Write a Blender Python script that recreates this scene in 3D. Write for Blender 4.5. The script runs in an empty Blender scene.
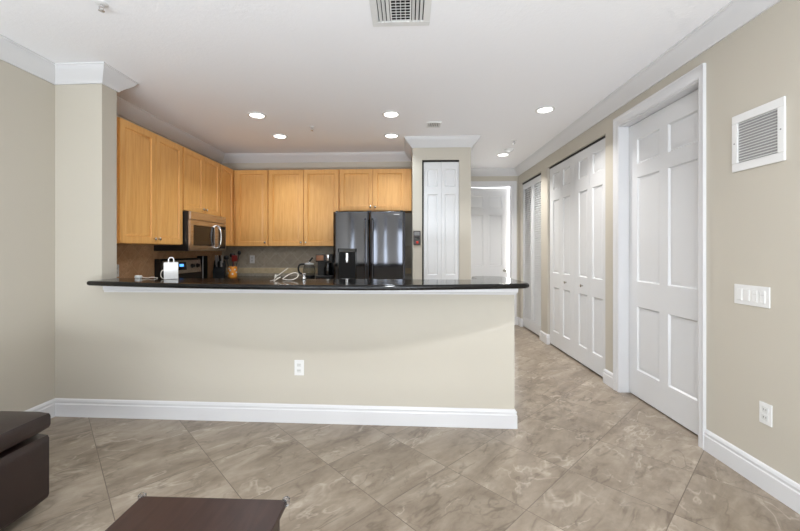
import bpy, bmesh, math, random
from mathutils import Vector, Matrix
random.seed(4)
PI = math.pi
S = bpy.context.scene
C = S.collection

# ------------------------------------------------------------------ camera
cd = bpy.data.cameras.new('camera')
cam = bpy.data.objects.new('camera', cd); C.objects.link(cam)
cam.location = (0, 0, 1.29)
cam.rotation_euler = (PI/2, 0, math.atan(.04))
cd.sensor_width = 36; cd.sensor_fit = 'HORIZONTAL'
cd.lens = 375/800*36
cd.shift_x = .01; cd.shift_y = -.01875
cd.clip_start = .02
S.camera = cam
# ------------------------------------------------------------------ world, large lights, exposure
w = bpy.data.worlds.new('sky'); S.world = w; w.use_nodes = True
bg = w.node_tree.nodes['Background']
bg.inputs[0].default_value = (.86, .93, 1, 1); bg.inputs[1].default_value = 1.0
S.view_settings.view_transform = 'Standard'; S.view_settings.look = 'None'
S.view_settings.gamma = 1; S.view_settings.use_curve_mapping = False
S.view_settings.exposure = 0.0
S.cycles.max_bounces = 10; S.cycles.diffuse_bounces = 7; S.cycles.glossy_bounces = 4
S.cycles.transmission_bounces = 6; S.cycles.sample_clamp_indirect = 6
S.cycles.caustics_reflective = False; S.cycles.caustics_refractive = False
S.cycles.use_denoising = True

def area(name, loc, rot, sx, sy, power, col, shape='RECTANGLE', spread=PI):
    l = bpy.data.lights.new(name, 'AREA'); l.shape = shape; l.size = sx
    if shape in ('RECTANGLE', 'ELLIPSE'): l.size_y = sy
    l.energy = power; l.color = col; l.spread = spread
    o = bpy.data.objects.new(name, l); C.objects.link(o)
    o.location = loc; o.rotation_euler = rot
    return o
# daylight through the two glazed openings behind the camera
GLAZED = [(-2.62, -2.36), (-1.22, -.64), (-.14, .08), (.85, 1.45)]
for a_, b_ in GLAZED:
    area('window_daylight', ((a_+b_)/2, -2.9, 1.25), (PI/2+.85, 0, 0), b_-a_-.06, 2.2, 46*(b_-a_), (.82, .91, 1))
# unseen fill light added low behind the camera, aimed up to brighten the ceiling
area('ceiling_fill_uplight', (-.4, -1.9, .04), (PI-.38, 0, 0), 4.2, 1.4, 535, (.86, .93, 1))
# ceiling lamp of the living room, above and ahead of the camera
area('living_room_lamp', (.05, 1.2, 2.66), (0, 0, 0), .13, .13, 33, (.95, .97, 1), 'DISK')
# daylight in the room beyond the hall
area('far_room_daylight', (2.15, 7.6, 1.4), (0, PI/2, 0), 1.6, 1.2, 110, (.95, .975, 1))

# ------------------------------------------------------------------ materials
def lin(c):
    return tuple(((v/255)/12.92 if v/255 <= .04045 else ((v/255+.055)/1.055)**2.4) for v in c) + (1,)
def base(name, col, rough=.5, metal=0, spec=.5, **kw):
    m = bpy.data.materials.new(name); m.use_nodes = True
    b = m.node_tree.nodes['Principled BSDF']
    b.inputs['Base Color'].default_value = lin(col); b.inputs['Roughness'].default_value = rough
    b.inputs['Metallic'].default_value = metal; b.inputs['Specular IOR Level'].default_value = spec
    for k, v in kw.items(): b.inputs[k.replace('_', ' ')].default_value = v
    return m
class NT:
    def __init__(s, m): s.t = m.node_tree; s.n = s.t.nodes; s.l = s.t.links; s.b = s.n['Principled BSDF']
    def new(s, ty, **kw):
        n = s.n.new(ty)
        for k, v in kw.items(): setattr(n, k, v)
        return n
    def put(s, inp, v):
        if hasattr(v, 'is_output') or isinstance(v, bpy.types.NodeSocket): s.l.new(v, inp)
        else: inp.default_value = v
    def math(s, op, a, b=None):
        n = s.new('ShaderNodeMath', operation=op); s.put(n.inputs[0], a)
        if b is not None: s.put(n.inputs[1], b)
        return n.outputs[0]
    def noise(s, vec, scale, detail=4, rough=.5, dist=0):
        n = s.new('ShaderNodeTexNoise'); s.put(n.inputs['Vector'], vec)
        for k, v in (('Scale', scale), ('Detail', detail), ('Roughness', rough), ('Distortion', dist)): n.inputs[k].default_value = v
        return n.outputs['Fac']
    def ramp(s, fac, stops):
        n = s.new('ShaderNodeValToRGB'); s.put(n.inputs[0], fac)
        e = n.color_ramp.elements
        while len(e) < len(stops): e.new(.5)
        for i, (p, c) in enumerate(stops): e[i].position = p; e[i].color = lin(c) if len(c) == 3 else c
        return n.outputs[0]
    def mix(s, fac, a, b, mode='MIX'):
        n = s.new('ShaderNodeMix', data_type='RGBA', blend_type=mode)
        s.put(n.inputs[0], fac); s.put(n.inputs[6], a); s.put(n.inputs[7], b)
        return n.outputs[2]
    def bump(s, h, strength=.2, dist=.01):
        n = s.new('ShaderNodeBump'); n.inputs['Strength'].default_value = strength; n.inputs['Distance'].default_value = dist
        s.put(n.inputs['Height'], h); s.l.new(n.outputs[0], s.b.inputs['Normal'])
    def obj(s): return s.new('ShaderNodeTexCoord').outputs['Object']
    def pos(s): return s.new('ShaderNodeNewGeometry').outputs['Position']
    def mapping(s, vec, scale=(1, 1, 1), rot=(0, 0, 0)):
        n = s.new('ShaderNodeMapping'); s.put(n.inputs[0], vec); n.inputs['Scale'].default_value = scale; n.inputs['Rotation'].default_value = rot
        return n.outputs[0]
    def color(s, c): s.l.new(c, s.b.inputs['Base Color'])

M = {}
def paint(name, col, rough, sc=120, st=.06):
    m = base(name, col, rough); n = NT(m)
    n.bump(n.noise(n.pos(), sc, 3), st, .004); M[name] = m
paint('wall_paint', (186, 180, 168), .62)
paint('wall_shadow_paint', (196, 186, 166), .62)
m = base('ceiling_paint', (240, 240, 243), .8); n = NT(m)
h = n.noise(n.pos(), 38, 5, .6); n.bump(n.ramp(h, [(.45, (0, 0, 0)), (.62, (255, 255, 255))]), .12, .004); M['ceiling_paint'] = m
M['white_trim'] = base('white_trim', (209, 209, 211), .3)
M['white_door'] = base('white_door', (211, 212, 214), .27)
M['white_plastic'] = base('white_plastic', (220, 220, 219), .3)
M['grey_plastic'] = base('grey_plastic', (205, 205, 203), .4)
M['grey_metal'] = base('grey_metal', (120, 120, 120), .5)
M['vent_grey'] = base('vent_grey', (160, 160, 160), .5)
M['dark'] = base('dark', (8, 8, 9), .6, 0, .25)
M['dark_gap'] = base('dark_gap', (38, 36, 34), .8)
M['black_gloss'] = base('black_gloss', (12, 12, 13), .12)
M['black_plastic'] = base('black_plastic', (18, 18, 19), .35)
M['chrome'] = base('chrome', (215, 215, 218), .12, 1)
M['nickel'] = base('nickel', (200, 196, 188), .25, 1)
M['paper'] = base('paper', (222, 222, 222), .7)
M['cord'] = base('cord', (212, 205, 194), .5)
M['red_plastic'] = base('red_plastic', (112, 24, 16), .35)
M['orange'] = base('orange', (232, 146, 48), .4)
M['glass'] = base('glass', (228, 232, 234), .03, 0, .6, Transmission_Weight=1.0, IOR=1.3)
M['copper'] = base('copper', (128, 92, 72), .3, 1)
M['knife_steel'] = base('knife_steel', (214, 214, 216), .35, .5)
M['clear_plastic'] = base('clear_plastic', (225, 225, 228), .08, 0, .5, Transmission_Weight=.95, IOR=1.35)
def emit(name, col, st):
    m = base(name, col, .5); b = m.node_tree.nodes['Principled BSDF']
    b.inputs['Emission Color'].default_value = lin(col); b.inputs['Emission Strength'].default_value = st; M[name] = m
emit('lamp_lens', (255, 253, 248), 6)
emit('blue_display', (90, 170, 255), 1.6)
emit('red_led', (190, 40, 24), .35)

# maple wood
m = base('maple', (220, 160, 80), .42); n = NT(m)
o = n.obj(); a = n.noise(n.mapping(o, (26, 26, 1.6)), 1.6, 6, .6, .6); b2 = n.noise(n.mapping(o, (150, 150, 3)), 2, 3)
oi = n.new('ShaderNodeObjectInfo').outputs['Random']
c = n.ramp(a, [(.25, (194, 137, 72)), (.5, (211, 156, 90)), (.75, (222, 171, 106))])
c = n.mix(.25, c, n.ramp(b2, [(.3, (196, 136, 66)), (.7, (232, 184, 112))]))
n.color(c); n.bump(b2, .03, .002); M['maple'] = m
# granite
m = base('granite', (20, 20, 21), .1, 0, .35); n = NT(m)
p = n.pos(); v = n.new('ShaderNodeTexVoronoi'); v.inputs['Scale'].default_value = 190; n.l.new(p, v.inputs['Vector'])
a = n.noise(p, 60, 5, .7)
c = n.ramp(v.outputs['Distance'], [(.0, (92, 84, 74)), (.18, (30, 29, 28)), (.5, (10, 10, 11))])
n.color(n.mix(n.ramp(a, [(.42, (0, 0, 0)), (.6, (255, 255, 255))]), c, lin((12, 12, 13)))); M['granite'] = m
# black stainless and warm stainless
def steel(name, col, rough, axis):
    m = base(name, col, rough, 1); n = NT(m)
    sc = [500, 500, 500]; sc[axis] = 3
    a = n.noise(n.mapping(n.obj(), tuple(sc)), 1, 2)
    n.l.new(n.ramp(a, [(.3, (rough*.8,)*3+(1,)), (.7, (rough*1.2,)*3+(1,))]), n.b.inputs['Roughness']); n.bump(a, .02, .001); M[name] = m
steel('black_stainless', (88, 89, 94), .075, 2)
steel('stainless', (190, 182, 174), .28, 0)
steel('steel_y', (190, 182, 174), .28, 1)
# leather, dark wood
m = base('leather', (50, 34, 30), .38); n = NT(m)
v = n.new('ShaderNodeTexVoronoi'); v.inputs['Scale'].default_value = 260; n.l.new(n.obj(), v.inputs['Vector'])
a = n.noise(n.obj(), 5, 3)
n.color(n.ramp(a, [(.3, (33, 22, 20)), (.7, (43, 30, 27))])); n.bump(v.outputs['Distance'], .12, .002); M['leather'] = m
m = base('dark_wood', (62, 40, 34), .34); n = NT(m)
a = n.noise(n.mapping(n.obj(), (14, 2, 14)), 2.2, 6, .6, .8)
n.color(n.ramp(a, [(.3, (42, 27, 24)), (.7, (58, 41, 36))])); M['dark_wood'] = m
# diagonal tile
def diag_tile(name, a_ax, b_ax, a0, b0, size, grout, stops, groutcol, rough, vein, bump=.25):
    m = base(name, (160, 150, 130), rough); n = NT(m)
    sp = n.new('ShaderNodeSeparateXYZ'); n.l.new(n.pos(), sp.inputs[0])
    A = sp.outputs[a_ax]; B = sp.outputs[b_ax]
    k = 1/math.sqrt(2)/size
    u = n.math('SUBTRACT', n.math('MULTIPLY', n.math('ADD', A, B), k), (a0+b0)*k)
    v = n.math('SUBTRACT', n.math('MULTIPLY', n.math('SUBTRACT', A, B), k), (a0-b0)*k)
    fu = n.math('FRACT', u); fv = n.math('FRACT', v)
    eu = n.math('MINIMUM', fu, n.math('SUBTRACT', 1.0, fu)); ev = n.math('MINIMUM', fv, n.math('SUBTRACT', 1.0, fv))
    e = n.math('MINIMUM', eu, ev)
    g = n.math('LESS_THAN', e, grout)
    cid = n.new('ShaderNodeCombineXYZ'); n.l.new(n.math('FLOOR', u), cid.inputs[0]); n.l.new(n.math('FLOOR', v), cid.inputs[1])
    wn = n.new('ShaderNodeTexWhiteNoise'); n.l.new(cid.outputs[0], wn.inputs['Vector'])
    off = n.new('ShaderNodeVectorMath', operation='MULTIPLY_ADD'); n.l.new(wn.outputs['Color'], off.inputs[0]); off.inputs[1].default_value = (20, 20, 20)
    cv = n.new('ShaderNodeCombineXYZ'); n.l.new(u, cv.inputs[0]); n.l.new(v, cv.inputs[1]); n.l.new(cv.outputs[0], off.inputs[2])
    # some tiles are laid turned by ninety degrees
    big = n.noise(n.mapping(off.outputs[0], vein, (0, 0, .35)), 1.1, 9, .62, .7)
    fine = n.noise(n.mapping(off.outputs[0], (1, 1.8, 1), (0, 0, .35)), 7, 6, .65, .3)
    c = n.ramp(big, stops)
    c = n.mix(.22, c, n.ramp(fine, [(.3, stops[0][1]), (.7, stops[-1][1])]))
    def crack(sc, rot, wid, seed, amp):
        ve = n.noise(n.mapping(off.outputs[0], sc, (0, 0, rot)), 1.0, 4, .55, .5)
        l_ = n.math('MAXIMUM', n.math('SUBTRACT', 1.0, n.math('MULTIPLY', n.math('ABSOLUTE', n.math('SUBTRACT', ve, .5)), wid)), 0.0)
        gate = n.math('MULTIPLY', n.math('MAXIMUM', n.math('SUBTRACT', n.noise(off.outputs[0], seed, 2), .44), 0.0), 7.0)
        return n.math('MULTIPLY', n.math('MULTIPLY', l_, n.math('MINIMUM', gate, 1.0)), amp)
    c = n.mix(crack((1.0, 1.9, 1), .25, 50.0, 2.3, .5), c, lin(tuple(min(255, x+26) for x in stops[-1][1])))
    c = n.mix(crack((.9, 2.4, 1), .6, 34.0, 2.9, .5), c, lin(tuple(max(0, x-22) for x in stops[0][1])))
    c = n.mix(crack((2.2, 2.9, 1), -.5, 40.0, 3.7, .32), c, lin(tuple(max(0, x-14) for x in stops[0][1])))
    tone = n.math('ADD', .94, n.math('MULTIPLY', wn.outputs['Value'], .1))
    hsv = n.new('ShaderNodeHueSaturation'); n.l.new(tone, hsv.inputs['Value']); n.l.new(c, hsv.inputs['Color'])
    n.color(n.mix(g, hsv.outputs[0], lin(groutcol)))
    n.bump(n.math('MINIMUM', n.math('DIVIDE', e, grout*1.6), 1.0), bump, .003)
    M[name] = m
diag_tile('floor_tile', 0, 1, .236, 2.245, .504, .0042,
          [(.28, (104, 91, 77)), (.42, (132, 119, 104)), (.54, (148, 135, 119)), (.70, (172, 160, 145))], (106, 94, 81), .32, (.8, 2.4, 1))
diag_tile('backsplash_grey_cast', 0, 2, -1.6, 1.16, .15, .016, [(.3, (158, 147, 130)), (.5, (172, 161, 144)), (.7, (184, 173, 156))], (188, 179, 163), .5, (1, 1.4, 1))  # one tile on both walls; grey cast of the light put into its colour
diag_tile('backsplash_brown_cast', 1, 2, 3.4, 1.16, .15, .016, [(.3, (176, 134, 96)), (.5, (192, 150, 112)), (.7, (204, 163, 124))], (196, 162, 126), .5, (1, 1.4, 1))  # same tile again, with the warmer cast of the light put into its colour
m = base('border_tile', (178, 160, 130), .5); n = NT(m); n.color(n.ramp(n.noise(n.pos(), 22, 5), [(.3, (196, 178, 142)), (.7, (214, 196, 162))])); M['border_tile'] = m

# ------------------------------------------------------------------ mesh helpers
class MB:
    def __init__(s): s.bm = bmesh.new()
    def _merge(s, t, mat=None):
        if mat is not None: bmesh.ops.transform(t, matrix=mat, verts=t.verts)
        me = bpy.data.meshes.new('tmp'); t.to_mesh(me); s.bm.from_mesh(me); bpy.data.meshes.remove(me); t.free()
    def box(s, x0, x1, y0, y1, z0, z1, bev=0, seg=2, mat=None):
        t = bmesh.new(); bmesh.ops.create_cube(t, size=1)
        for v in t.verts: v.co = Vector(((x0+x1)/2+v.co.x*(x1-x0), (y0+y1)/2+v.co.y*(y1-y0), (z0+z1)/2+v.co.z*(z1-z0)))
        if bev: bmesh.ops.bevel(t, geom=t.edges[:], offset=bev, segments=seg, profile=.5, affect='EDGES')
        s._merge(t, mat); return s
    def prism(s, pts, z0, z1, bev=0, seg=3, mat=None):
        t = bmesh.new(); vb = [t.verts.new((x, y, z0)) for x, y in pts]; vt = [t.verts.new((x, y, z1)) for x, y in pts]
        n = len(pts); fb = t.faces.new(vb[::-1]); ft = t.faces.new(vt)
        for i in range(n): t.faces.new((vb[i], vb[(i+1) % n], vt[(i+1) % n], vt[i]))
        bmesh.ops.recalc_face_normals(t, faces=t.faces[:])
        if bev:
            ed = list(set(fb.edges[:]+ft.edges[:]))
            bmesh.ops.bevel(t, geom=ed, offset=bev, segments=seg, profile=.5, affect='EDGES')
        s._merge(t, mat); return s
    def lathe(s, prof, n=24, mat=None, cap=True):
        t = bmesh.new(); rings = []
        for r, z in prof:
            rings.append([t.verts.new((r*math.cos(2*PI*i/n), r*math.sin(2*PI*i/n), z)) for i in range(n)] if r > 1e-5 else [t.verts.new((0, 0, z))])
        for a, b in zip(rings, rings[1:]):
            for i in range(n):
                j = (i+1) % n
                if len(a) == 1 and len(b) == 1: continue
                if len(a) == 1: t.faces.new((a[0], b[j], b[i]))
                elif len(b) == 1: t.faces.new((a[i], a[j], b[0]))
                else: t.faces.new((a[i], a[j], b[j], b[i]))
        if cap:
            for r in (rings[0], rings[-1]):
                if len(r) > 1: t.faces.new(r)
        bmesh.ops.recalc_face_normals(t, faces=t.faces[:])
        s._merge(t, mat); return s
    def tube(s, pts, r, n=8, closed=False, smooth=0, mat=None):
        P = [Vector(p) for p in pts]
        for _ in range(smooth):
            Q = []; m_ = len(P)
            for i in range(m_ if closed else m_-1):
                a, b = P[i], P[(i+1) % m_]; Q += [a*.75+b*.25, a*.25+b*.75]
            if not closed: Q = [P[0]]+Q+[P[-1]]
            P = Q
        t = bmesh.new(); rings = []; up = None; m_ = len(P)
        for i, p in enumerate(P):
            a = P[(i-1) % m_] if closed or i > 0 else P[i]; b = P[(i+1) % m_] if closed or i < m_-1 else P[i]
            d = (b-a).normalized()
            if up is None: up = d.orthogonal().normalized()
            up = (up-d*up.dot(d))
            up = up.normalized() if up.length > 1e-6 else d.orthogonal().normalized()
            sd = d.cross(up)
            rr = r[i] if isinstance(r, (list, tuple)) else r
            rings.append([t.verts.new(p+(up*math.cos(2*PI*k/n)+sd*math.sin(2*PI*k/n))*rr) for k in range(n)])
        rng = range(m_) if closed else range(m_-1)
        for i in rng:
            a, b = rings[i], rings[(i+1) % m_]
            for k in range(n): t.faces.new((a[k], a[(k+1) % n], b[(k+1) % n], b[k]))
        if not closed: t.faces.new(rings[0][::-1]); t.faces.new(rings[-1])
        bmesh.ops.recalc_face_normals(t, faces=t.faces[:])
        s._merge(t, mat); return s
    def cyl(s, p0, p1, r, n=16): return s.tube([p0, p1], r, n)
    def panel_door(s, w, h, t, panels, d=.009, e1=.012, e2=.026, e3=.044, rise=.006):
        """slab 0..w, 0..t, 0..h whose front (y=0) carries sunk mouldings round raised fields"""
        T = bmesh.new(); q = lambda *c: T.faces.new([T.verts.new(v) for v in c])
        xs = sorted({0, w} | {p[0] for p in panels} | {p[1] for p in panels}); zs = sorted({0, h} | {p[2] for p in panels} | {p[3] for p in panels})
        for x0, x1 in zip(xs, xs[1:]):
            for z0, z1 in zip(zs, zs[1:]):
                cx, cz = (x0+x1)/2, (z0+z1)/2
                if not any(p[0] < cx < p[1] and p[2] < cz < p[3] for p in panels):
                    q((x0, 0, z0), (x1, 0, z0), (x1, 0, z1), (x0, 0, z1))
        for x0, x1, z0, z1 in panels:
            rings = [(0, 0), (e1, d), (e2, d), (e3, d-rise)]
            R = [[(x0+i, y, z0+i), (x1-i, y, z0+i), (x1-i, y, z1-i), (x0+i, y, z1-i)] for i, y in rings]
            for a, b in zip(R, R[1:]):
                for k in range(4): q(a[k], a[(k+1) % 4], b[(k+1) % 4], b[k])
            q(*R[-1])
        q((0, t, 0), (0, t, h), (w, t, h), (w, t, 0)); q((0, 0, 0), (0, 0, h), (0, t, h), (0, t, 0)); q((w, 0, 0), (w, t, 0), (w, t, h), (w, 0, h))
        q((0, 0, h), (w, 0, h), (w, t, h), (0, t, h)); q((0, 0, 0), (0, t, 0), (w, t, 0), (w, 0, 0))
        bmesh.ops.remove_doubles(T, verts=T.verts, dist=1e-5)
        s._merge(T); return s
    def build(s, name, mat, parent=None, loc=(0, 0, 0), rot=(0, 0, 0), smooth=35):
        me = bpy.data.meshes.new(name)
        bmesh.ops.recalc_face_normals(s.bm, faces=s.bm.faces[:])
        if smooth:
            th = math.radians(smooth)
            for f in s.bm.faces: f.smooth = True
            for e in s.bm.edges: e.smooth = len(e.link_faces) == 2 and e.calc_face_angle(9) < th
        s.bm.to_mesh(me); s.bm.free()
        me.materials.append(M[mat])
        o = bpy.data.objects.new(name, me); C.objects.link(o)
        o.location = loc; o.rotation_euler = rot
        if parent: o.parent = parent
        if smooth:
            wn = o.modifiers.new('normals', 'WEIGHTED_NORMAL'); wn.keep_sharp = True; wn.weight = 90
        return o
def tag(o, label, cat, group=None):
    o['label'] = label; o['category'] = cat
    if group: o['group'] = group
    return o
def thing(name, label, cat, loc=(0, 0, 0), rz=0, group=None):
    o = bpy.data.objects.new(name, None); C.objects.link(o); o.location = loc; o.rotation_euler = (0, 0, rz)
    o.empty_display_size = .1
    return tag(o, label, cat, group)
def struct(o, label=None, cat=None):
    o['kind'] = 'structure'
    if label: o['label'] = label; o['category'] = cat
    return o
def frame(name, loc, rz, label, cat):
    o = bpy.data.objects.new(name, None); C.objects.link(o); o.location = loc; o.rotation_euler = (0, 0, rz); o.empty_display_size = .1
    return struct(o, label, cat)
def copy_tree(o, parent=None):
    c = o.copy(); C.objects.link(c)
    if parent: c.parent = parent
    for ch in list(o.children): copy_tree(ch, c)
    return c
def sweep(path, prof, caps=True):
    """profile (offset into the room, height) along a plan polyline whose room side is on its left; mitred corners"""
    mb = MB(); t = bmesh.new(); P = [Vector(p) for p in path]; rows = []
    for i, p in enumerate(P):
        nr = []
        if i > 0: d = (P[i]-P[i-1]).normalized(); nr.append(Vector((-d.y, d.x)))
        if i < len(P)-1: d = (P[i+1]-P[i]).normalized(); nr.append(Vector((-d.y, d.x)))
        m_ = nr[0] if len(nr) == 1 else (nr[0]+nr[1])/(1+nr[0].dot(nr[1]))
        rows.append([t.verts.new((p.x+m_.x*o_, p.y+m_.y*o_, z)) for o_, z in prof])
    k = len(prof)
    for a, b in zip(rows, rows[1:]):
        for j in range(k): t.faces.new((a[j], a[(j+1) % k], b[(j+1) % k], b[j]))
    t.faces.new(rows[0]); t.faces.new(rows[-1][::-1])
    bmesh.ops.recalc_face_normals(t, faces=t.faces[:])
    mb._merge(t); return mb

# ------------------------------------------------------------------ room shell
XL, XR, CH = -2.75, 1.935, 2.70
struct(MB().box(-2.9, 2.6, -3.2, 9.0, -.1, 0).build('floor', 'floor_tile'))
struct(MB().box(-2.9, 2.6, -3.2, 9.0, CH, CH+.1).build('ceiling', 'ceiling_paint'))
struct(MB().box(XL-.12, XL, -3.15, 5.6, 0, CH).build('wall_left', 'wall_paint'))
struct(MB().box(XL, .07, 5.46, 5.6, 0, CH).build('wall_kitchen', 'wall_paint'))
mb = MB()
OPEN = [(2.55, 3.505), (3.74, 5.25), (5.50, 6.45)]
ys = [-3.15] + [v for p in OPEN for v in p] + [6.6]
for a, b in zip(ys[::2], ys[1::2]): mb.box(XR, XR+.12, a, b, 0, CH)
for a, b in OPEN: mb.box(XR, XR+.12, a, b, 2.43, CH)
mb.box(2.3, 2.36, 2.4, 6.6, 0, CH); mb.box(XR+.12, 2.3, 2.4, 2.46, 0, CH)
mb.box(XR+.12, 2.3, 3.6, 3.64, 0, CH)
struct(mb.build('wall_right', 'wall_paint'))
mb = MB()
mb.box(.07, .19, 4.735, 4.85, 0, CH).box(.655, .80, 4.735, 4.85, 0, CH).box(.19, .655, 4.735, 4.85, 2.43, CH)
mb.box(.07, .17, 4.85, 5.6, 0, CH).box(.70, .80, 4.85, 6.6, 0, CH).box(.17, .70, 5.5, 5.6, 0, CH)
struct(mb.build('wall_pantry', 'wall_paint'))
mb = MB()
mb.box(.70, 1.0, 6.6, 6.72, 0, CH).box(1.83, 2.36, 6.6, 6.72, 0, CH).box(1.0, 1.83, 6.6, 6.72, 2.42, CH)
struct(mb.build('wall_hall', 'wall_paint'))
mb = MB().box(.3, .4, 6.72, 8.8, 0, CH).box(2.4, 2.5, 6.72, 8.8, 0, CH).box(.3, 2.5, 8.8, 8.9, 0, CH)
struct(mb.build('wall_far_room', 'ceiling_paint'))
mb = MB()   # wall behind the camera with four glazed openings
e_ = [XL]+[v for p in GLAZED for v in p]+[XR]
for a, b in zip(e_[::2], e_[1::2]): mb.box(a, b, -3.15, -3, 0, CH)
for a, b in GLAZED: mb.box(a, b, -3.15, -3, 2.4, CH)
struct(mb.build('wall_front', 'wall_paint'))
for k, (a, b) in enumerate(GLAZED):
    mb = MB()
    for x in ((a, b-.06) if b-a < .7 else (a, (a+b)/2-.03, b-.06)): mb.box(x, x+.06, -3.1, -3.02, 0, 2.4)
    mb.box(a, b, -3.1, -3.02, 0, .08).box(a, b, -3.1, -3.02, 2.32, 2.4)
    struct(mb.build('window_%d' % (k+1), 'white_trim'))
# half wall under the bar and the short full-height pier at its end
FY = lambda x: 2.825-(x-XL)*(.065/3.53)
mb = MB().prism([(XL, FY(XL)), (.78, FY(.78)), (.78, 3.2), (.66, 3.2), (.66, 2.885), (XL, 2.955)], 0, 1.03)
mb.prism([(XL, FY(XL)), (-2.365, FY(-2.365)), (-2.365, 2.965), (XL, 2.965)], 1.03, CH)
struct(mb.build('wall_bar', 'wall_paint'))

crown = [(0, 2.70), (.104, 2.70), (.104, 2.690), (.096, 2.687), (.093, 2.676), (.080, 2.658), (.060, 2.637), (.042, 2.620), (.028, 2.606), (.016, 2.593), (.013, 2.584), (0, 2.584)]
path = [(XR, -3), (XR, 6.6), (.80, 6.6), (.80, 4.735), (.07, 4.735), (.07, 5.46), (XL, 5.46), (XL, 2.965), (-2.365, 2.965), (-2.365, FY(-2.365)), (XL, FY(XL)), (XL, -3)]
struct(sweep(path, crown).build('trim_1', 'white_trim', smooth=25))
bb = [(0, 0), (.017, 0), (.017, .095), (.012, .101), (.012, .112), (.015, .116), (.011, .126), (.006, .132), (0, .136)]
def baseboard(name, path): return struct(sweep(path, bb).build(name, 'white_trim', smooth=20))
baseboard('baseboard_right', [(XR, -3), (XR, 2.508)])
baseboard('baseboard_door', [(XR, 3.568), (XR, 3.74), (XR+.03, 3.74)])
baseboard('baseboard_closet', [(XR+.03, 5.25), (XR, 5.25), (XR, 5.50), (XR+.03, 5.5)])
baseboard('baseboard_hall', [(XR+.03, 6.45), (XR, 6.45), (XR, 6.6), (1.90, 6.6)])
baseboard('baseboard_hall_left', [(.93, 6.6), (.80, 6.6), (.80, 4.735), (.66, 4.735)])
baseboard('baseboard_pantry', [(.19, 4.735), (.07, 4.735)])
baseboard('baseboard_left', [(.66, 3.2), (.78, 3.2), (.78, FY(.78)), (XL, FY(XL)), (XL, -3)])
# white bed mould under the bar top
mb = sweep([(.66, 3.2), (.78, 3.2), (.78, FY(.78)), (-2.34, FY(-2.34))], [(0, .968), (.008, .968), (.012, .98), (.022, .988), (.022, 1.029), (0, 1.029)])
struct(mb.build('trim_2', 'white_trim', smooth=20))

# ------------------------------------------------------------------ doors
SIX = lambda w, h: [(x0, x1, z0*h/2.43, z1*h/2.43) for x0, x1 in ((.115*w/.9, w/2-.05), (w/2+.05, w-.115*w/.9)) for z0, z1 in ((.235, .80), (1.02, 1.945), (2.065, 2.285))]
THREE = lambda w, h: [(.075, w-.075, z0*h/2.41, z1*h/2.41) for z0, z1 in ((.19, .79), (.98, 1.945), (2.09, 2.30))]
def door_knob(parent, x, z, mat='nickel', y=0):
    kb = MB().lathe([(.026, 0), (.026, .006), (.010, .010), (.010, .03), (.022, .038), (.026, .052), (.020, .062), (0, .065)], 20, Matrix.Translation((x, y, z)) @ Matrix.Rotation(PI/2, 4, 'X'))
    return kb.build('door_knob', mat, parent)
RZ = -PI/2           # fronts turned to face -X
# big six-panel door, recessed
d1 = frame('door_1', (2.012, 3.486, .012), RZ, 'tall white six panel door recessed in a wide white casing', 'door')
MB().panel_door(.921, 2.396, .04, SIX(.921, 2.396), .014, .010, .022, .044, .009).build('door_leaf', 'white_door', d1)
mb = MB()  # jamb lining, stop and casing
mb.box(XR-.002, XR+.125, 3.488, 3.507, 0, 2.43).box(XR-.002, XR+.125, 2.548, 2.562, 0, 2.43).box(XR-.002, XR+.125, 2.548, 3.507, 2.412, 2.432)
casp = [(0, 0), (0, .012), (.012, .016), (.030, .013), (.050, .017), (.062, .022), (1, .022), (1, 0)]
def casing(mb, pts, widths, to3d):
    """mitred flat casing: pts is the opening outline (u, z), widths the leg and head widths"""
    (ua, z0), (ub, z1) = pts; wa, wb, wh = widths; t = bmesh.new(); rows = []
    for (ou, oz, wl, wz) in ((ua, z0, wa, 0), (ua, z1, wa, wh), (ub, z1, -wb, wh), (ub, z0, -wb, 0)):
        row = []
        for f, d in casp:
            W_ = abs(wl); q = min(f, W_) if f < 1 else W_
            row.append(t.verts.new(to3d(ou-math.copysign(q, -1 if False else 1)*(1 if wl > 0 else -1), oz+(q/W_*wz if wz else 0), d)))
        rows.append(row)
    k = len(casp)
    for a, b in zip(rows, rows[1:]):
        for j in range(k): t.faces.new((a[j], a[(j+1) % k], b[(j+1) % k], b[j]))
    t.faces.new(rows[0]); t.faces.new(rows[-1])
    bmesh.ops.recalc_face_normals(t, faces=t.faces[:]); mb._merge(t)
casing(mb, ((2.558, 0), (3.492, 2.42)), (.052, .074, .085), lambda u, z, d: (XR-d, u, z))
struct(mb.build('trim_3', 'white_trim', smooth=20))
# bifold closet with four three-panel leaves
d2 = frame('door_2', (1.962, 5.24, .022), RZ, 'white bifold closet of four narrow three panel leaves in the hallway', 'door')
for k in range(4):
    pa, pb = (.112, .3735-.058) if k % 2 == 0 else (.058, .3735-.112)
    lf = MB().panel_door(.3735, 2.385, .032, [(pa, pb, z0, z1) for z0, z1 in ((.19, .78), (.97, 1.935), (2.08, 2.29))], .013, .010, .020, .038, .009).build('door_leaf', 'white_door', d2, (.003+k*.376, 0, 0))
    if k in (1, 2): MB().lathe([(.008, 0), (.007, .012), (.015, .018), (.016, .026), (.009, .031), (0, .032)], 16, Matrix.Translation(((pa+pb)/2, 0, .875)) @ Matrix.Rotation(PI/2, 4, 'X')).build('door_knob', 'nickel', lf)
def track(name, fr, x0, x1, z, d=.04):
    return MB().box(x0, x1, -.005, d, z, z+.022).build(name, 'dark_gap', fr)
track('track', d2, 0, 1.505, 2.387)
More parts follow.
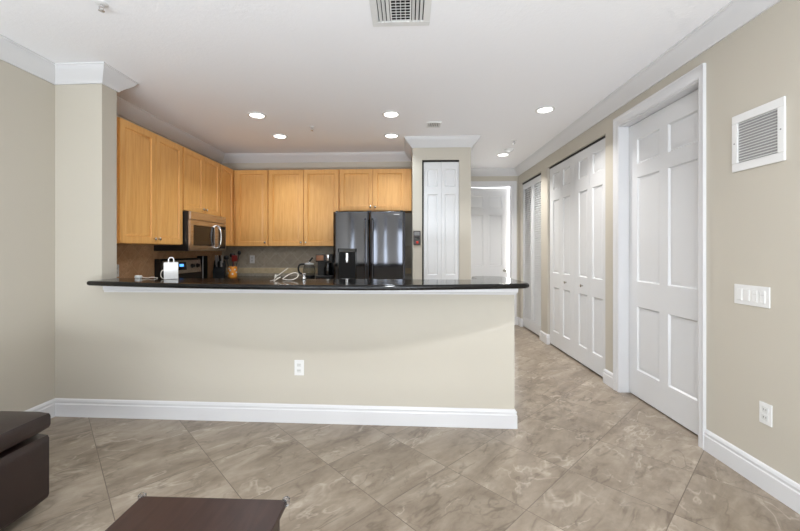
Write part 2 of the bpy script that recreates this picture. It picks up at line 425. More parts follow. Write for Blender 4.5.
# louvred closet
d3 = frame('door_3', (1.962, 6.445, .022), RZ, 'white louvred bifold closet at the far end of the hallway', 'door')
for k in range(2):
    wl = .47; x0 = .002+k*.472; fr = MB()
    fr.box(0, .055, 0, .03, 0, 2.38, .003).box(wl-.055, wl, 0, .03, 0, 2.38, .003).box(.055, wl-.055, 0, .03, 0, .16, .002).box(.055, wl-.055, 0, .03, 2.29, 2.38, .002)
    lf = fr.build('door_leaf', 'white_door', d3, (x0, 0, 0))
    lv = MB()
    for z0, z1 in ((.16, 2.29),):
        n_ = int((z1-z0)/.034)
        for i in range(n_):
            z = z0+(i+.5)*(z1-z0)/n_
            lv.box(-(wl-.11)/2, (wl-.11)/2, -.020, .020, -.003, .003, 0, 1, Matrix.Translation((wl/2, .016, z)) @ Matrix.Rotation(math.radians(50), 4, 'X'))
    lv.build('louvers', 'white_door', lf)
    MB().box(.05, wl-.05, .05, .053, .1, 2.3).build('backing', 'white_door', lf)
track('track', d3, 0, .945, 2.384)
# hall end door standing slightly open into the bright room
mb = MB()
casing(mb, ((1.005, 0), (1.825, 2.415)), (.075, .075, .08), lambda u, z, d: (u, 6.6-d, z))
mb.box(.999, 1.012, 6.6, 6.72, 0, 2.42).box(1.818, 1.831, 6.6, 6.72, 0, 2.42).box(.999, 1.831, 6.6, 6.72, 2.408, 2.421)
struct(mb.build('trim_4', 'white_trim', smooth=20))
d4 = frame('door_4', (1.014, 6.69, .012), math.radians(8), 'white six panel door standing ajar at the end of the hallway', 'door')
lf = MB().panel_door(.795, 2.39, .036, SIX(.795, 2.39), .010).build('door_leaf', 'white_door', d4)
door_knob(lf, .735, .92)
# pantry bifold
d5 = frame('door_5', (.196, 4.752, .02), 0, 'narrow white two leaf pantry bifold beside the fridge', 'door')
for k in range(2):
    MB().panel_door(.219, 2.385, .03, [(.042, .219-.042, z0, z1) for z0, z1 in ((.19, .77), (.96, 1.98), (2.075, 2.30))], .009, .010, .018, .030).build('door_leaf', 'white_door', d5, (.016+k*.221, 0, 0))
MB().box(-.005, .458, -.012, .03, 2.388, 2.408).box(-.005, .012, -.012, .03, 0, 2.388).build('track', 'dark_gap', d5)

# ------------------------------------------------------------------ bar top
pts = [(-2.36, 2.672), (-2.335, 2.655), (-2.1, 2.602), (-1.8, 2.537), (-1.5, 2.484), (-1.2, 2.445), (-.9, 2.418), (-.6, 2.402), (-.35, 2.40), (-.1, 2.412), (.15, 2.44), (.4, 2.482), (.6, 2.525), (.74, 2.556),
       (.80, 2.572), (.838, 2.605), (.85, 2.66), (.845, 3.18), (.83, 3.25), (.77, 3.305), (.71, 3.33), (.65, 3.33), (.59, 3.31), (.555, 3.26), (.545, 3.18), (.545, 3.02), (.52, 2.94), (.45, 2.915), (-2.36, 2.975)]
tag(MB().prism(pts, 1.031, 1.067, .0165, 5).build('bar_countertop', 'granite'), 'long black granite bar top with bowed front edge on the half wall', 'countertop')

# ------------------------------------------------------------------ kitchen tile
mb = MB().box(XL+.001, .065, 5.446, 5.459, .915, 1.36)
struct(mb.build('trim_5', 'backsplash_grey_cast'))
struct(MB().box(XL+.012, .06, 5.438, 5.447, .955, 1.035, .002).build('trim_6', 'border_tile'))
struct(MB().box(XL+.001, XL+.012, 2.97, 5.445, .915, 1.36).build('trim_7', 'backsplash_brown_cast'))
# ------------------------------------------------------------------ wall cabinets
def knob_small(parent, x, z):
    return MB().lathe([(.006, 0), (.006, .012), (.013, .017), (.014, .024), (.008, .029), (0, .03)], 14, Matrix.Translation((x, 0, z)) @ Matrix.Rotation(PI/2, 4, 'X')).build('knob', 'nickel', parent)
def wall_cabinet(loc, rz, W, Z0, Z1, D, doors, label, ksides):
    t = thing('wall_cabinet', label, 'cabinet', (loc[0], loc[1], Z0), rz, 'maple wall cabinets of the kitchen')
    hgt = Z1-Z0
    MB().box(0, W, 0, D, 0, hgt, .002, 1).build('body', 'maple', t)
    for (a, b), ks in zip(doors, ksides):
        a += .0015; b -= .0015
        wd = b-a; hd = hgt-.012
        dr = MB().panel_door(wd, hd, .0195, [(.054, wd-.054, .058, hd-.058)], .012, .004, .011, .034, .009).build('door', 'maple', t, (a, -.0205, .006))
        if ks: knob_small(dr, wd-.028 if ks > 0 else .028, .045)
    return t
ZB, ZT = 1.35, 2.415
wall_cabinet((-2.43, 2.972), PI/2, .973, ZB, ZT, .312, [(.085, .535), (.541, .965)], 'tall two door maple wall cabinet against the beige pier', (1, -1))
wall_cabinet((-2.43, 3.949), PI/2, .801, 1.722, ZT, .312, [(.012, .412), (.418, .793)], 'short two door maple wall cabinet over the microwave', (1, -1))
wall_cabinet((-2.43, 4.754), PI/2, .69, ZB, ZT, .312, [(.02, .365)], 'maple wall cabinet with one narrow door in the inner corner right of microwave', (-1,))
wall_cabinet((-2.426, 5.162), 0, .491, ZB, ZT, .282, [(.04, .485)], 'single door maple wall cabinet on the back wall next to the corner', (1,))
wall_cabinet((-1.932, 5.162), 0, .994, ZB, ZT, .282, [(.008, .495), (.502, .985)], 'tall two door maple wall cabinet between corner cabinet and fridge', (1, -1))
wall_cabinet((-.935, 5.162), 0, .998, 1.835, ZT, .282, [(.008, .462), (.470, .918)], 'short two door maple wall cabinet above the black fridge', (1, -1))
# ------------------------------------------------------------------ base cabinets and kitchen counters
def base_cabinet(loc, rz, W, D, nd, label):
    t = thing('base_cabinet', label, 'cabinet', (loc[0], loc[1], 0), rz, 'maple base cabinets of the kitchen')
    MB().box(0, W, 0, D, .1, .878, .002, 1).build('body', 'maple', t)
    MB().box(0, W, .06, D, 0, .1).build('toe_kick', 'dark', t)
    wd = W/nd
    for k in range(nd):
        dr = MB().panel_door(wd-.012, .545, .0195, [(.05, wd-.062, .05, .495)], .009, .010, .016, .040, .007).build('door', 'maple', t, (k*wd+.006, -.0205, .115))
        knob_small(dr, wd-.04 if k % 2 == 0 else .028, .50)
        dw = MB().box(0, wd-.012, 0, .0195, 0, .175, .004).build('drawer', 'maple', t, (k*wd+.006, -.0205, .682))
        knob_small(dw, wd/2-.006, .09)
base_cabinet((-2.14, 2.972), PI/2, .974, .60, 2, 'maple base cabinet between the pier and the range')
base_cabinet((-1.50, 4.86), 0, .565, .58, 1, 'maple base cabinet beside the fridge under the coffee maker')
base_cabinet((-2.14, 4.752), PI/2, .69, .595, 1, 'maple corner base cabinet right of the range')
base_cabinet((-2.085, 4.88), 0, .58, .56, 1, 'maple base cabinet on the back wall next to the corner unit')
tag(MB().box(-2.737, -2.105, 2.971, 3.948, .879, .917, .008).build('kitchen_countertop', 'granite'), 'black granite kitchen counter between the pier and the range', 'countertop')
tag(MB().prism([(-2.737, 4.752), (-2.105, 4.752), (-2.105, 4.828), (-.935, 4.828), (-.935, 5.437), (-2.737, 5.437)], .879, .917, .008, 2).build('kitchen_countertop', 'granite'), 'black granite kitchen counter turning the corner behind the range', 'countertop')

# ------------------------------------------------------------------ microwave (local: front -Y, turned to face +X)
mw = thing('microwave', 'stainless over-the-range microwave with curved handle under the short cabinet', 'microwave', (-2.35, 3.953, 1.285), PI/2)
MB().box(0, .793, .006, .39, 0, .432, .004).build('body', 'black_plastic', mw)
MB().box(0, .793, -.018, .006, .345, .432, .006).build('vent_panel', 'stainless', mw)
dr = MB().panel_door(.575, .338, .026, [(.055, .505, .055, .285)], .006, .004, .005, .006, 0).build('door', 'stainless', mw, (0, -.02, .002))
MB().box(.061, .499, -.001, .004, .061, .279, .01).build('door_window', 'black_gloss', dr, (0, .004, 0))
hp = [(.548, -.004, .03), (.548, -.038, .05), (.552, -.052, .11), (.553, -.056, .17), (.552, -.052, .23), (.548, -.038, .29), (.548, -.004, .31)]
MB().tube(hp, .011, 10, smooth=2).build('handle', 'chrome', dr)
cp = MB().box(.579, .793, -.02, .006, .002, .34, .005).build('control_panel', 'stainless', mw)
MB().box(.60, .772, -.0225, -.019, .03, .31, .004).build('keypad', 'black_gloss', cp)
MB().box(.615, .757, -.0235, -.022, .262, .297).build('display', 'dark', cp)
# ------------------------------------------------------------------ range
rg = thing('range', 'stainless and black freestanding range with lit blue clock under the microwave', 'stove', (-2.10, 3.953, 0), PI/2)
MB().box(0, .793, 0, .632, .09, .90, .003).build('body', 'black_plastic', rg)
MB().box(.01, .783, .04, .63, 0, .09).build('toe_kick', 'dark', rg)
ct = MB().box(0, .793, -.012, .62, .90, .917, .004).build('cooktop', 'black_gloss', rg)
for bx, by in ((.2, .16), (.58, .16), (.2, .42), (.58, .42)):
    MB().lathe([(.088, 0), (.09, .0008), (.095, .0008), (.095, 0)], 32, Matrix.Translation((bx, by, .917))).build('burner_ring', 'grey_plastic', ct)
od = MB().box(.008, .785, -.03, 0, .25, .86, .006).build('oven_door', 'stainless', rg)
MB().box(.12, .673, -.033, -.029, .36, .70, .006).build('oven_window', 'black_gloss', od)
MB().tube([(.07, -.03, .79), (.07, -.075, .79), (.723, -.075, .79), (.723, -.03, .79)], .011, 10).build('handle', 'steel_y', od)
MB().box(.008, .785, -.028, 0, .095, .24, .006).build('drawer', 'stainless', rg)
bgd = MB().prism([(.54, .917), (.632, .917), (.632, 1.195), (.575, 1.195), (.562, 1.175)], 0, .793, .004, 2, Matrix(((0, 0, 1, 0), (1, 0, 0, 0), (0, 1, 0, 0), (0, 0, 0, 1)))).build('backguard', 'black_plastic', rg)
ang = math.atan2(.022, .258)
bp = Matrix.Translation((0, .546, .99)) @ Matrix.Rotation(-ang, 4, 'X')
pn = MB().box(.03, .765, -.008, .006, .03, .185, .004, 2, bp).build('control_panel', 'steel_y', rg)
MB().box(.27, .45, -.0105, -.007, .07, .165, .003, 2, bp).build('display', 'black_gloss', pn)
MB().box(.31, .39, -.0115, -.010, .11, .14, .002, 1, bp).build('clock_digits', 'blue_display', pn)
for kx in (.09, .19, .57, .68):
    MB().lathe([(.027, 0), (.027, .006), (.021, .01), (.019, .028), (0, .029)], 20, bp @ Matrix.Translation((kx, -.008, .11)) @ Matrix.Rotation(PI/2, 4, 'X')).build('knob', 'black_plastic', pn)
# ------------------------------------------------------------------ fridge
fr = thing('refrigerator', 'black stainless french door refrigerator with water dispenser', 'refrigerator', (-.925, 4.72, 0))
FW = .905
MB().box(.004, FW-.004, .006, .70, .03, 1.765, .004).build('body', 'dark', fr)
MB().box(.03, FW-.03, .03, .60, 0, .03).build('base', 'dark', fr)
def bowed(x0, x1, z0, z1, cx0, cx1, bulge=.022, holes=None):
    """door slab with a gently bowed front; cx0..cx1 is the span of the whole bow"""
    n_ = 24; f = []
    for i in range(n_+1):
        x = x0+(x1-x0)*i/n_; u = (2*(x-cx0)/(cx1-cx0)-1); e = min(x-x0, x1-x)
        y = -.058-bulge*(1-u*u)
        if e < .014: y += .014-math.sqrt(max(0, .014**2-(.014-e)**2))
        f.append((x, y))
    return MB().prism(f+[(x1, 0), (x0, 0)], z0, z1, .004, 2)
ZD = .70
lx1 = .4505
ld = bowed(.002, lx1, ZD, 1.775, 0, FW).build('door', 'black_stainless', fr)
rd = bowed(FW-lx1, FW-.002, ZD, 1.775, 0, FW).build('door', 'black_stainless', fr)
dw = bowed(.002, FW-.002, .06, ZD-.008, 0, FW).build('freezer_drawer', 'black_stainless', fr)
MB().tube([(.08, -.075, .62), (.08, -.115, .62), (FW-.08, -.115, .62), (FW-.08, -.075, .62)], .012, 10).build('handle', 'black_stainless', dw)
for dd, hx in ((ld, .408), (rd, FW-.408)):
    MB().tube([(hx, -.075, .80), (hx, -.118, .82), (hx, -.122, 1.2), (hx, -.118, 1.66), (hx, -.075, 1.68)], .0125, 12, smooth=1).build('handle', 'black_stainless', dd)
dp = MB()
x0, x1, z0, z1 = .063, .30, .905, 1.315; yf = -.084
dp.box(x0, x1, yf, yf+.03, z1-.045, z1, .003).box(x0, x0+.018, yf, yf+.03, z0, z1, .003).box(x1-.018, x1, yf, yf+.03, z0, z1, .003).box(x0, x1, yf, yf+.03, z0, z0+.04, .003)
dsp = dp.build('dispenser', 'black_gloss', ld)
MB().box(x0+.016, x1-.016, yf+.006, yf+.03, z0+.035, z1-.04).build('dispenser_well', 'dark', dsp)
MB().box(.165, .193, yf-.003, yf+.008, 1.14, 1.26, .004).build('dispenser_lever', 'chrome', dsp)
MB().box(.11, .215, yf-.006, yf+.006, .925, .94, .002).build('drip_tray', 'grey_metal', dsp)
MB().box(.76, .83, -.0745, -.071, 1.735, 1.742).build('badge', 'chrome', rd)
for hx in (.03, .42, FW-.455, FW-.065): MB().box(hx, hx+.035, -.05, .03, 1.7755, 1.787, .003).build('hinge_cover', 'black_plastic', fr)
# ------------------------------------------------------------------ things on the kitchen counters
ZC = .918
ap = thing('countertop_appliance', 'narrow black countertop appliance with steel front edge between range and knife block', 'appliance', (-2.668, 4.86, ZC))
MB().box(-.065, .022, -.083, .02, 0, .30, .004).build('body', 'dark', ap)
MB().box(.008, .0225, -.089, -.0835, .004, .30, .002).build('steel_edge', 'knife_steel', ap)
kn = thing('knife_block', 'black knife block with silver handled knives in the kitchen corner', 'knife block', (-2.56, 5.02, ZC), .35)
MB().prism([(-.10, 0), (.075, 0), (.075, .09), (-.045, .235), (-.13, .175)], -.07, .07, .006, 2, Matrix(((0, 0, 1, 0), (1, 0, 0, 0), (0, 1, 0, 0), (0, 0, 0, 1))) @ Matrix.Scale(-1, 4, (1, 0, 0))).build('block', 'dark', kn)
ax = Vector((0, -.62, .78)); k_ = 0
for (x, a) in ((-.04, .2), (-.015, .2), (.01, .2), (.036, .2), (-.03, .55), (.0, .55), (.03, .55)):
    p = Vector((x, .045, .235)).lerp(Vector((x, -.075, .09)), a)
    ln = .125 if a < .5 else .09
    MB().tube([p, p+ax*ln*.5, p+ax*ln], [.010, .012, .009], 8).build('knife', 'knife_steel' if k_ % 3 != 2 else 'black_plastic', kn); k_ += 1
cr = thing('utensil_crock', 'orange crock with white dots holding kitchen utensils in the corner', 'crock', (-2.425, 5.12, ZC))
MB().lathe([(.055, 0), (.062, .01), (.063, .14), (.058, .15), (.054, .148), (.052, .02), (0, .018)], 28).build('jar', 'orange', cr)
jar = cr.children[0]
for a, z in ((-2.2, .06), (-1.6, .10), (-1.1, .05), (-.6, .11), (-1.9, .125), (-.2, .07)):
    MB().lathe([(.0, .003), (.010, .002), (.012, 0)], 12, Matrix.Translation((.0625*math.cos(a), .0625*math.sin(a), z)) @ Matrix.Rotation(a, 4, 'Z') @ Matrix.Rotation(PI/2, 4, 'Y')).build('dot', 'white_plastic', jar)
for kind, mat, lx, ly, hx, hy, hz in (('spatula', 'red_plastic', .0, -.01, .035, -.01, .30), ('ladle', 'black_plastic', -.01, -.01, -.07, -.03, .28), ('spoon', 'black_plastic', .015, .02, .085, .025, .34), ('whisk', 'black_plastic', -.01, .02, -.02, .045, .31)):
    u = MB().tube([(lx, ly, .02), (hx*.7+lx*.3, hy, hz*.7), (hx, hy, hz)], .006, 8)
    if kind == 'spatula': u.box(hx-.04, hx+.04, hy-.006, hy+.006, hz-.08, hz+.005, .005)
    elif kind == 'spoon': u.lathe([(0, -.035), (.018, -.02), (.024, 0), (.018, .024), (0, .035)], 12, Matrix.Translation((hx, hy, hz)))
    else: u.lathe([(0, -.04), (.03, -.03), (.038, 0), (.03, .02), (0, .028)], 12, Matrix.Translation((hx, hy, hz)))
    tag(u.build(kind, mat, None, (cr.location.x, cr.location.y, ZC)), {'spatula': 'red spatula standing in the orange crock', 'ladle': 'black ladle leaning to the knife block side of the orange crock', 'spoon': 'long black spoon leaning away from knife block in the orange crock', 'whisk': 'black utensil standing upright behind the red spatula'}[kind], 'utensil')
kt = thing('glass_kettle', 'glass kettle with black handle and lid beside the coffee maker', 'kettle', (-1.35, 5.13, ZC))
MB().lathe([(.075, 0), (.08, .006), (.08, .03), (.07, .036)], 28).build('base', 'black_plastic', kt)
MB().lathe([(.074, .037), (.084, .06), (.086, .10), (.076, .15), (.062, .175), (.058, .174), (.072, .148), (.082, .10), (.08, .062), (.07, .042), (0, .042)], 32).build('jug', 'glass', kt)
MB().lathe([(.062, .176), (.064, .19), (.05, .20), (.012, .204), (.012, .222), (0, .224)], 24).build('lid', 'knife_steel', kt)
MB().tube([(-.055, -.02, .185), (-.12, -.03, .185), (-.145, -.03, .14), (-.135, -.03, .07), (-.078, -.02, .045)], .0125, 10, smooth=2).build('handle', 'black_plastic', kt)
MB().tube([(-.01, 0, .20), (.02, 0, .24), (.05, 0, .275)], .012, 8).build('lid_lever', 'black_plastic', kt)
cf = thing('coffee_maker', 'black drip coffee maker with chrome top band next to the fridge', 'coffee maker', (-1.13, 5.16, ZC))
MB().box(-.115, .115, -.10, .12, 0, .03, .008).box(-.115, .115, .02, .12, .03, .22, .006).build('body', 'black_plastic', cf)
MB().box(-.115, .115, -.10, .12, .215, .32, .012).build('tank', 'black_plastic', cf)
MB().box(-.105, -.005, -.104, -.098, .235, .305, .003).build('brew_panel', 'copper', cf)
MB().lathe([(.045, 0), (.048, .01), (.048, .075), (.04, .085)], 24, Matrix.Translation((.055, -.065, .232))).build('filter_cup', 'chrome', cf)
MB().lathe([(.05, .032), (.058, .05), (.058, .13), (.045, .17), (.045, .20), (0, .20)], 24, Matrix.Translation((.045, -.04, 0))).build('carafe', 'black_gloss', cf)
MB().lathe([(.062, .031), (.066, .036), (.06, .04)], 24, Matrix.Translation((.045, -.045, 0))).build('warming_plate', 'chrome', cf)
# ------------------------------------------------------------------ things on the bar
ZR = 1.0675
bag = thing('paper_bag', 'small white paper bag with loop handle standing on the bar', 'bag', (-1.842, 2.86, ZR), .5)
MB().prism([(-.048, -.02), (.048, -.02), (.048, .02), (-.048, .02)], 0, .13, .002, 1).build('body', 'paper', bag)
MB().tube([(-.018, 0, .125), (-.018, 0, .158), (-.008, 0, .168), (.008, 0, .168), (.018, 0, .158), (.018, 0, .125)], .004, 8, smooth=2).build('handle', 'paper', bag)
MB().tube([(-.05, -.01, .075), (-.066, -.012, .06), (-.07, -.012, .03), (-.062, -.012, .01), (-.05, -.01, .006)], .0025, 8, smooth=2).build('ribbon', 'cord', bag)
ch = thing('charger', 'white plug and short cord lying on the bar near the pier', 'charger', (-2.13, 2.91, ZR))
MB().box(-.035, .01, -.015, .015, 0, .024, .005).build('plug', 'white_plastic', ch)
MB().tube([(.01, 0, .012), (.04, .0, .005), (.075, -.005, .003), (.10, .0, .012), (.12, .01, .005), (.145, 0, .003)], .003, 8, smooth=2).build('cord', 'cord', ch)
cb = MB()
cb.tube([(-.04, .02, .09), (-.093, .0, .045), (-.123, -.02, .024), (-.105, -.05, .012), (-.07, -.03, .03), (-.10, -.08, .005), (-.085, -.16, .004), (-.06, -.22, .004), (-.03, -.28, .004), (.0, -.33, .004), (-.005, -.36, .004)], .0026, 8, smooth=2)
cb.tube([(-.07, -.02, .01), (-.03, .0, .04), (.01, .01, .056), (.045, .0, .05), (.055, -.04, .025), (.03, -.07, .008), (-.01, -.07, .004), (-.055, -.04, .008)], .0034, 8, True, 2)
cb.tube([(-.125, -.02, .045), (-.11, -.05, .015), (-.12, -.07, .03), (-.098, -.04, .045), (-.118, -.04, .02), (-.105, -.10, .006), (-.12, -.14, .004)], .0022, 8, smooth=2)
tag(cb.build('charging_cable', 'cord', None, (-.865, 2.80, ZR)), 'white cable tangled in loops on the bar top', 'cable')
sk = thing('salt_shaker', 'small chrome shaker on the bar beside the white cable', 'shaker', (-.789, 2.845, ZR))
MB().lathe([(.014, 0), (.016, .004), (.015, .018), (.009, .024), (.009, .028)], 18).build('body', 'chrome', sk)
MB().lathe([(.009, .0282), (.015, .033), (.016, .042), (.010, .049), (0, .051)], 18).build('cap', 'chrome', sk)
# ------------------------------------------------------------------ electrical plates
def outlet(loc, rz, label, name='wall_outlet'):
    t = thing(name, label, 'outlet', loc, rz)
    MB().box(-.036, .036, -.006, 0, -.058, .058, .003).build('cover_plate', 'white_plastic', t)
    for z in (-.021, .021):
        r = MB().box(-.017, .017, -.009, -.005, z-.014, z+.014, .004).build('receptacle', 'grey_plastic' if name == 'wall_outlet' else 'white_plastic', t)
        MB().box(-.008, -.006, -.0095, -.0085, z-.003, z+.006).box(.006, .008, -.0095, -.0085, z-.002, z+.006).build('slots', 'dark', r)
    return t
outlet((-.809, FY(-.809), .41), 0, 'white duplex outlet on the beige half wall below the bar')
outlet((XR, 2.10, .41), -PI/2, 'white duplex outlet low on the right hand wall below the switch plate')
outlet((-2.28, 5.446, 1.16), 0, 'white outlet on the back wall tile backsplash right of the utensil crock')
outlet((XL+.012, 3.42, 1.10), PI/2, 'white outlet on the left wall tile backsplash next to the pier')
sw = thing('switch_plate', 'white four gang switch plate on the wall beside the tall six panel door', 'light switch', (XR, 2.184, 1.037), -PI/2)
MB().box(-.109, .109, -.006, 0, -.057, .057, .003).build('cover_plate', 'white_plastic', sw)
for k in range(4):
    x = -.069+k*.046
    r = MB().box(x-.016, x+.016, -.0095, -.005, -.033, .033, .002).build('rocker', 'white_plastic', sw)
    if k >= 2: MB().box(x-.014, x-.010, -.0105, -.009, -.025, .025).box(x-.010, x+.012, -.0105, -.009, .008, .012).build('slider', 'grey_plastic', r)
    else: MB().box(x-.015, x+.015, -.0105, -.009, -.031, 0, .001).build('rocker_face', 'white_plastic', r)
wd = thing('wall_control', 'small dark brown control box with red light on the wall left of the pantry door', 'wall control', (.125, 4.735, 1.36))
MB().box(-.045, .045, -.03, 0, 0, .178, .006).build('housing', 'dark_wood', wd)
MB().box(-.034, .034, -.033, -.029, .118, .165, .004).build('display', 'grey_metal', wd)
MB().box(-.03, .03, -.033, -.029, .06, .105, .003).build('keypad', 'black_gloss', wd)
MB().lathe([(.016, 0), (.016, .004), (.012, .007), (0, .008)], 18, Matrix.Translation((.004, -.03, .032)) @ Matrix.Rotation(PI/2, 4, 'X')).build('red_light', 'red_led', wd)
# ------------------------------------------------------------------ return air grille
gr = thing('return_air_grille', 'square white return air grille high on the beige wall', 'air vent', (XR, 2.147, 1.75), -PI/2)
MB().box(-.155, .155, -.012, 0, 0, .048, .004).box(-.155, .155, -.012, 0, .282, .33, .004).box(-.155, -.118, -.012, 0, .048, .282, .003).box(.118, .155, -.012, 0, .048, .282, .003).build('frame', 'white_plastic', gr)
MB().box(-.118, .118, -.0015, 0, .048, .282).build('backing', 'vent_grey', gr)
sl = MB()
for i in range(15): sl.box(-.118, .118, -.0055, .0055, -.001, .001, 0, 1, Matrix.Translation((0, -.0065, .056+i*.0157)) @ Matrix.Rotation(math.radians(38), 4, 'X'))
sl.build('slats', 'white_plastic', gr)
grf = gr.children[0]
for x in (-.137, .137): MB().lathe([(.004, 0), (.004, .001), (0, .002)], 10, Matrix.Translation((x, -.012, .165)) @ Matrix.Rotation(PI/2, 4, 'X')).build('screw', 'grey_metal', grf)
# ------------------------------------------------------------------ ceiling register and fittings
rv = thing('ceiling_register', 'white three way air register with dark slots at the top of the ceiling', 'air vent', (-.037, 2.165, CH))
MB().box(-.175, .175, -.175, -.13, -.012, 0, .003).box(-.175, .175, .13, .175, -.012, 0, .003).box(-.175, -.135, -.13, .13, -.012, 0, .003).box(.135, .175, -.13, .13, -.012, 0, .003).build('frame', 'white_plastic', rv)
MB().box(-.135, .135, -.13, .13, -.002, 0).build('backing', 'dark', rv)
sl = MB()
for sx in (-1, 1):
    sl.box(sx*.058-.004, sx*.058+.004, -.13, .13, -.012, -.002)
    for i in range(3): sl.box(-.010, .010, -.13, .13, -.001, .001, 0, 1, Matrix.Translation((sx*(.075+i*.023), 0, -.008)) @ Matrix.Rotation(-math.radians(38), 4, 'Y'))
for i in range(10): sl.box(-.054, .054, -.0075, .0075, -.001, .001, 0, 1, Matrix.Translation((0, -.115+i*.0258, -.007)) @ Matrix.Rotation(math.radians(25), 4, 'X'))
for i in range(3): sl.box(-.029+i*.027, -.025+i*.027, -.13, .13, -.0125, -.0115)
sl.build('slats', 'white_plastic', rv)
sv = thing('ceiling_vent', 'small white ceiling vent with dark slots in front of the pantry', 'air vent', (.30, 4.21, CH))
sv.scale = (.78, .85, 1)
MB().box(-.10, .10, -.10, -.075, -.009, 0, .002).box(-.10, .10, .075, .10, -.009, 0, .002).box(-.10, -.078, -.075, .075, -.009, 0, .002).box(.078, .10, -.075, .075, -.009, 0, .002).build('frame', 'white_plastic', sv)
MB().box(-.078, .078, -.075, .075, -.002, 0).build('backing', 'dark', sv)
sl = MB()
for i in range(6): sl.box(-.009, .009, -.075, .075, -.001, .001, 0, 1, Matrix.Translation((-.065+i*.026, 0, -.006)) @ Matrix.Rotation(math.radians(28), 4, 'Y'))
sl.build('slats', 'white_plastic', sv)
spots = [(-1.56, 3.843, 'leftmost lit recessed ceiling light, front row over the kitchen', 6.8, (.83, .93, 1)), (-1.563, 4.56, 'lit recessed ceiling light behind the leftmost one, back row over the kitchen', 6.8, (.83, .93, 1)),
         (-.165, 3.87, 'lit recessed ceiling light straight in front of the fridge, front row', 6.8, (.83, .93, 1)), (-.19, 4.594, 'lit recessed ceiling light beside the pantry crown, closest to the fridge', 6.8, (.83, .93, 1)),
         (1.379, 3.808, 'lit recessed ceiling light in front of the panelled bifold closet', 13, (1, .97, .93)), (1.409, 5.569, 'small lit recessed ceiling light deep in the hallway beside the smoke detector', 20, (1, .98, .94))]
proto = None
for x, y, lab, pw, col in spots:
    if proto is None:
        o = proto = thing('recessed_light', lab, 'ceiling light', (x, y, CH), 0, 'recessed ceiling lights')
        MB().lathe([(.070, -.002), (.074, -.010), (.088, -.009), (.095, -.004), (.095, 0), (.070, 0)], 36, cap=False).build('trim_ring', 'white_plastic', o)
        MB().lathe([(0, -.004), (.070, -.004), (.070, 0), (0, 0)], 36).build('lens', 'lamp_lens', o)
    else:
        o = copy_tree(proto); o.location = (x, y, CH); tag(o, lab, 'ceiling light', 'recessed ceiling lights')
    area('lamp', (x, y, CH-.013), (0, 0, 0), .12, .12, pw, col, 'DISK', 2.0)
def sprinkler(loc, label):
    t = thing('sprinkler_head', label, 'sprinkler', loc)
    MB().lathe([(.032, 0), (.032, -.004), (.02, -.008), (0, -.008)], 20).build('escutcheon', 'white_plastic', t)
    MB().tube([(0, 0, -.006), (0, 0, -.022)], .008, 10).tube([(.012, 0, -.02), (.014, 0, -.03), (.003, 0, -.042)], .002, 6).tube([(-.012, 0, -.02), (-.014, 0, -.03), (-.003, 0, -.042)], .002, 6).box(-.014, .014, -.004, .004, -.024, -.018).build('frame_arms', 'chrome', t)
    MB().lathe([(.016, -.042), (.016, -.044), (0, -.045)], 12).build('deflector', 'chrome', t)
sprinkler((-1.74, 2.07, CH), 'chrome sprinkler head in the upper left of the ceiling')
sprinkler((-1.084, 4.24, CH), 'pale sprinkler head between the kitchen ceiling lights')
sprinkler((1.37, 4.86, CH), 'small dark sprinkler head on the hallway ceiling')
sm = thing('smoke_detector', 'round white smoke detector on the hallway ceiling', 'smoke detector', (1.42, 5.30, CH))
MB().lathe([(.068, 0), (.068, -.012), (.062, -.018), (.055, -.018), (.05, -.032), (.02, -.036), (0, -.036)], 28).build('housing', 'white_plastic', sm)
MB().lathe([(.006, -.036), (.006, -.038), (0, -.0385)], 10).build('test_button', 'grey_plastic', sm)
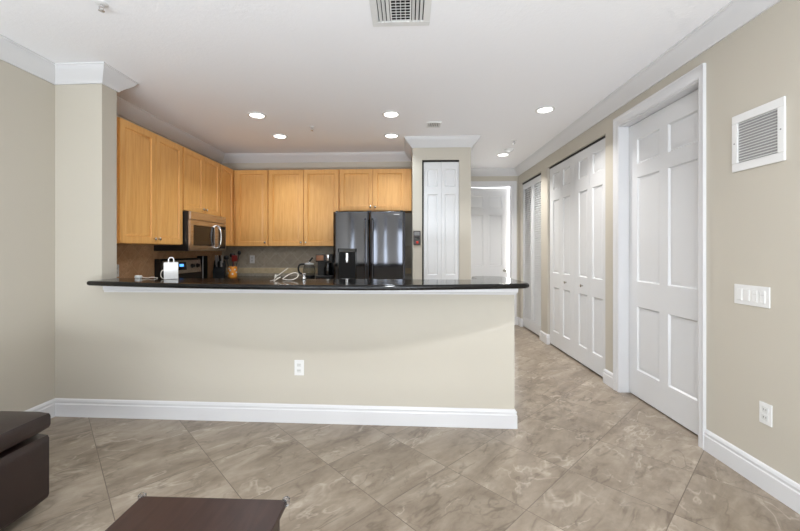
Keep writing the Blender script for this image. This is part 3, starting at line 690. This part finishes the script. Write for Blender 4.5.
# ------------------------------------------------------------------ living room furniture in the foreground
ot = thing('leather_ottoman', 'dark brown leather ottoman with padded top by the left wall', 'ottoman', (-2.255, 1.25, 0))
def soft(x0, x1, y0, y1, z0, z1, r, crownz=0, n=12):
    t = bmesh.new(); bmesh.ops.create_cube(t, size=1)
    for v in t.verts: v.co = Vector(((x0+x1)/2+v.co.x*(x1-x0), (y0+y1)/2+v.co.y*(y1-y0), (z0+z1)/2+v.co.z*(z1-z0)))
    bmesh.ops.subdivide_edges(t, edges=t.edges[:], cuts=n, use_grid_fill=True)
    c = Vector(((x0+x1)/2, (y0+y1)/2, (z0+z1)/2)); h_ = Vector(((x1-x0)/2, (y1-y0)/2, (z1-z0)/2))
    for v in t.verts:
        d = v.co-c; q = Vector([max(-h_[i]+r, min(h_[i]-r, d[i])) for i in range(3)]); e = d-q
        if e.length > 1e-6: d = q+e.normalized()*min(r, r if e.length > r*.5 else e.length)
        if d.z > 0: d.z += crownz*(1-(d.x/h_.x)**2)*(1-(d.y/h_.y)**2)
        v.co = c+d
    mb = MB(); mb._merge(t); return mb
soft(-.48, .48, -.58, .56, .05, .385, .03).build('base', 'leather', ot)
soft(-.485, .485, -.585, .565, .395, .493, .034, .010).build('cushion', 'leather', ot)
for x in (-.36, .36):
    for y in (-.46, .42): MB().lathe([(.022, 0), (.03, .055)], 16, Matrix.Translation((x, y, 0))).build('foot', 'dark_wood', ot)
tb = thing('coffee_table', 'dark brown wooden coffee table with clear corner guards', 'coffee table', (-.672, .80, 0))
TW, TD, TH = .2575, .48, .43
MB().box(-TW, TW, -TD, TD, TH-.022, TH, .004).build('tabletop', 'dark_wood', tb)
MB().box(-TW+.035, TW-.035, -TD+.03, -TD+.05, TH-.10, TH-.0225).box(-TW+.035, TW-.035, TD-.05, TD-.03, TH-.10, TH-.0225).box(-TW+.015, -TW+.035, -TD+.03, TD-.03, TH-.10, TH-.0225).box(TW-.035, TW-.015, -TD+.03, TD-.03, TH-.10, TH-.0225).build('apron', 'dark_wood', tb)
for x in (-1, 1):
    for y in (-1, 1):
        a, b = x*(TW-.055), y*(TD-.055)
        MB().box(a-.028, a+.028, b-.028, b+.028, 0, TH-.10 if False else TH-.0225, .003).build('leg', 'dark_wood', tb)
        cx, cy = x*(TW-.008), y*(TD-.008)
        MB().lathe([(0, -.02), (.010, -.018), (.013, -.008), (.013, .003), (.008, .008), (0, .009)], 18, Matrix.Translation((cx+x*.006, cy+y*.006, TH))).build('corner_guard', 'clear_plastic', tb)
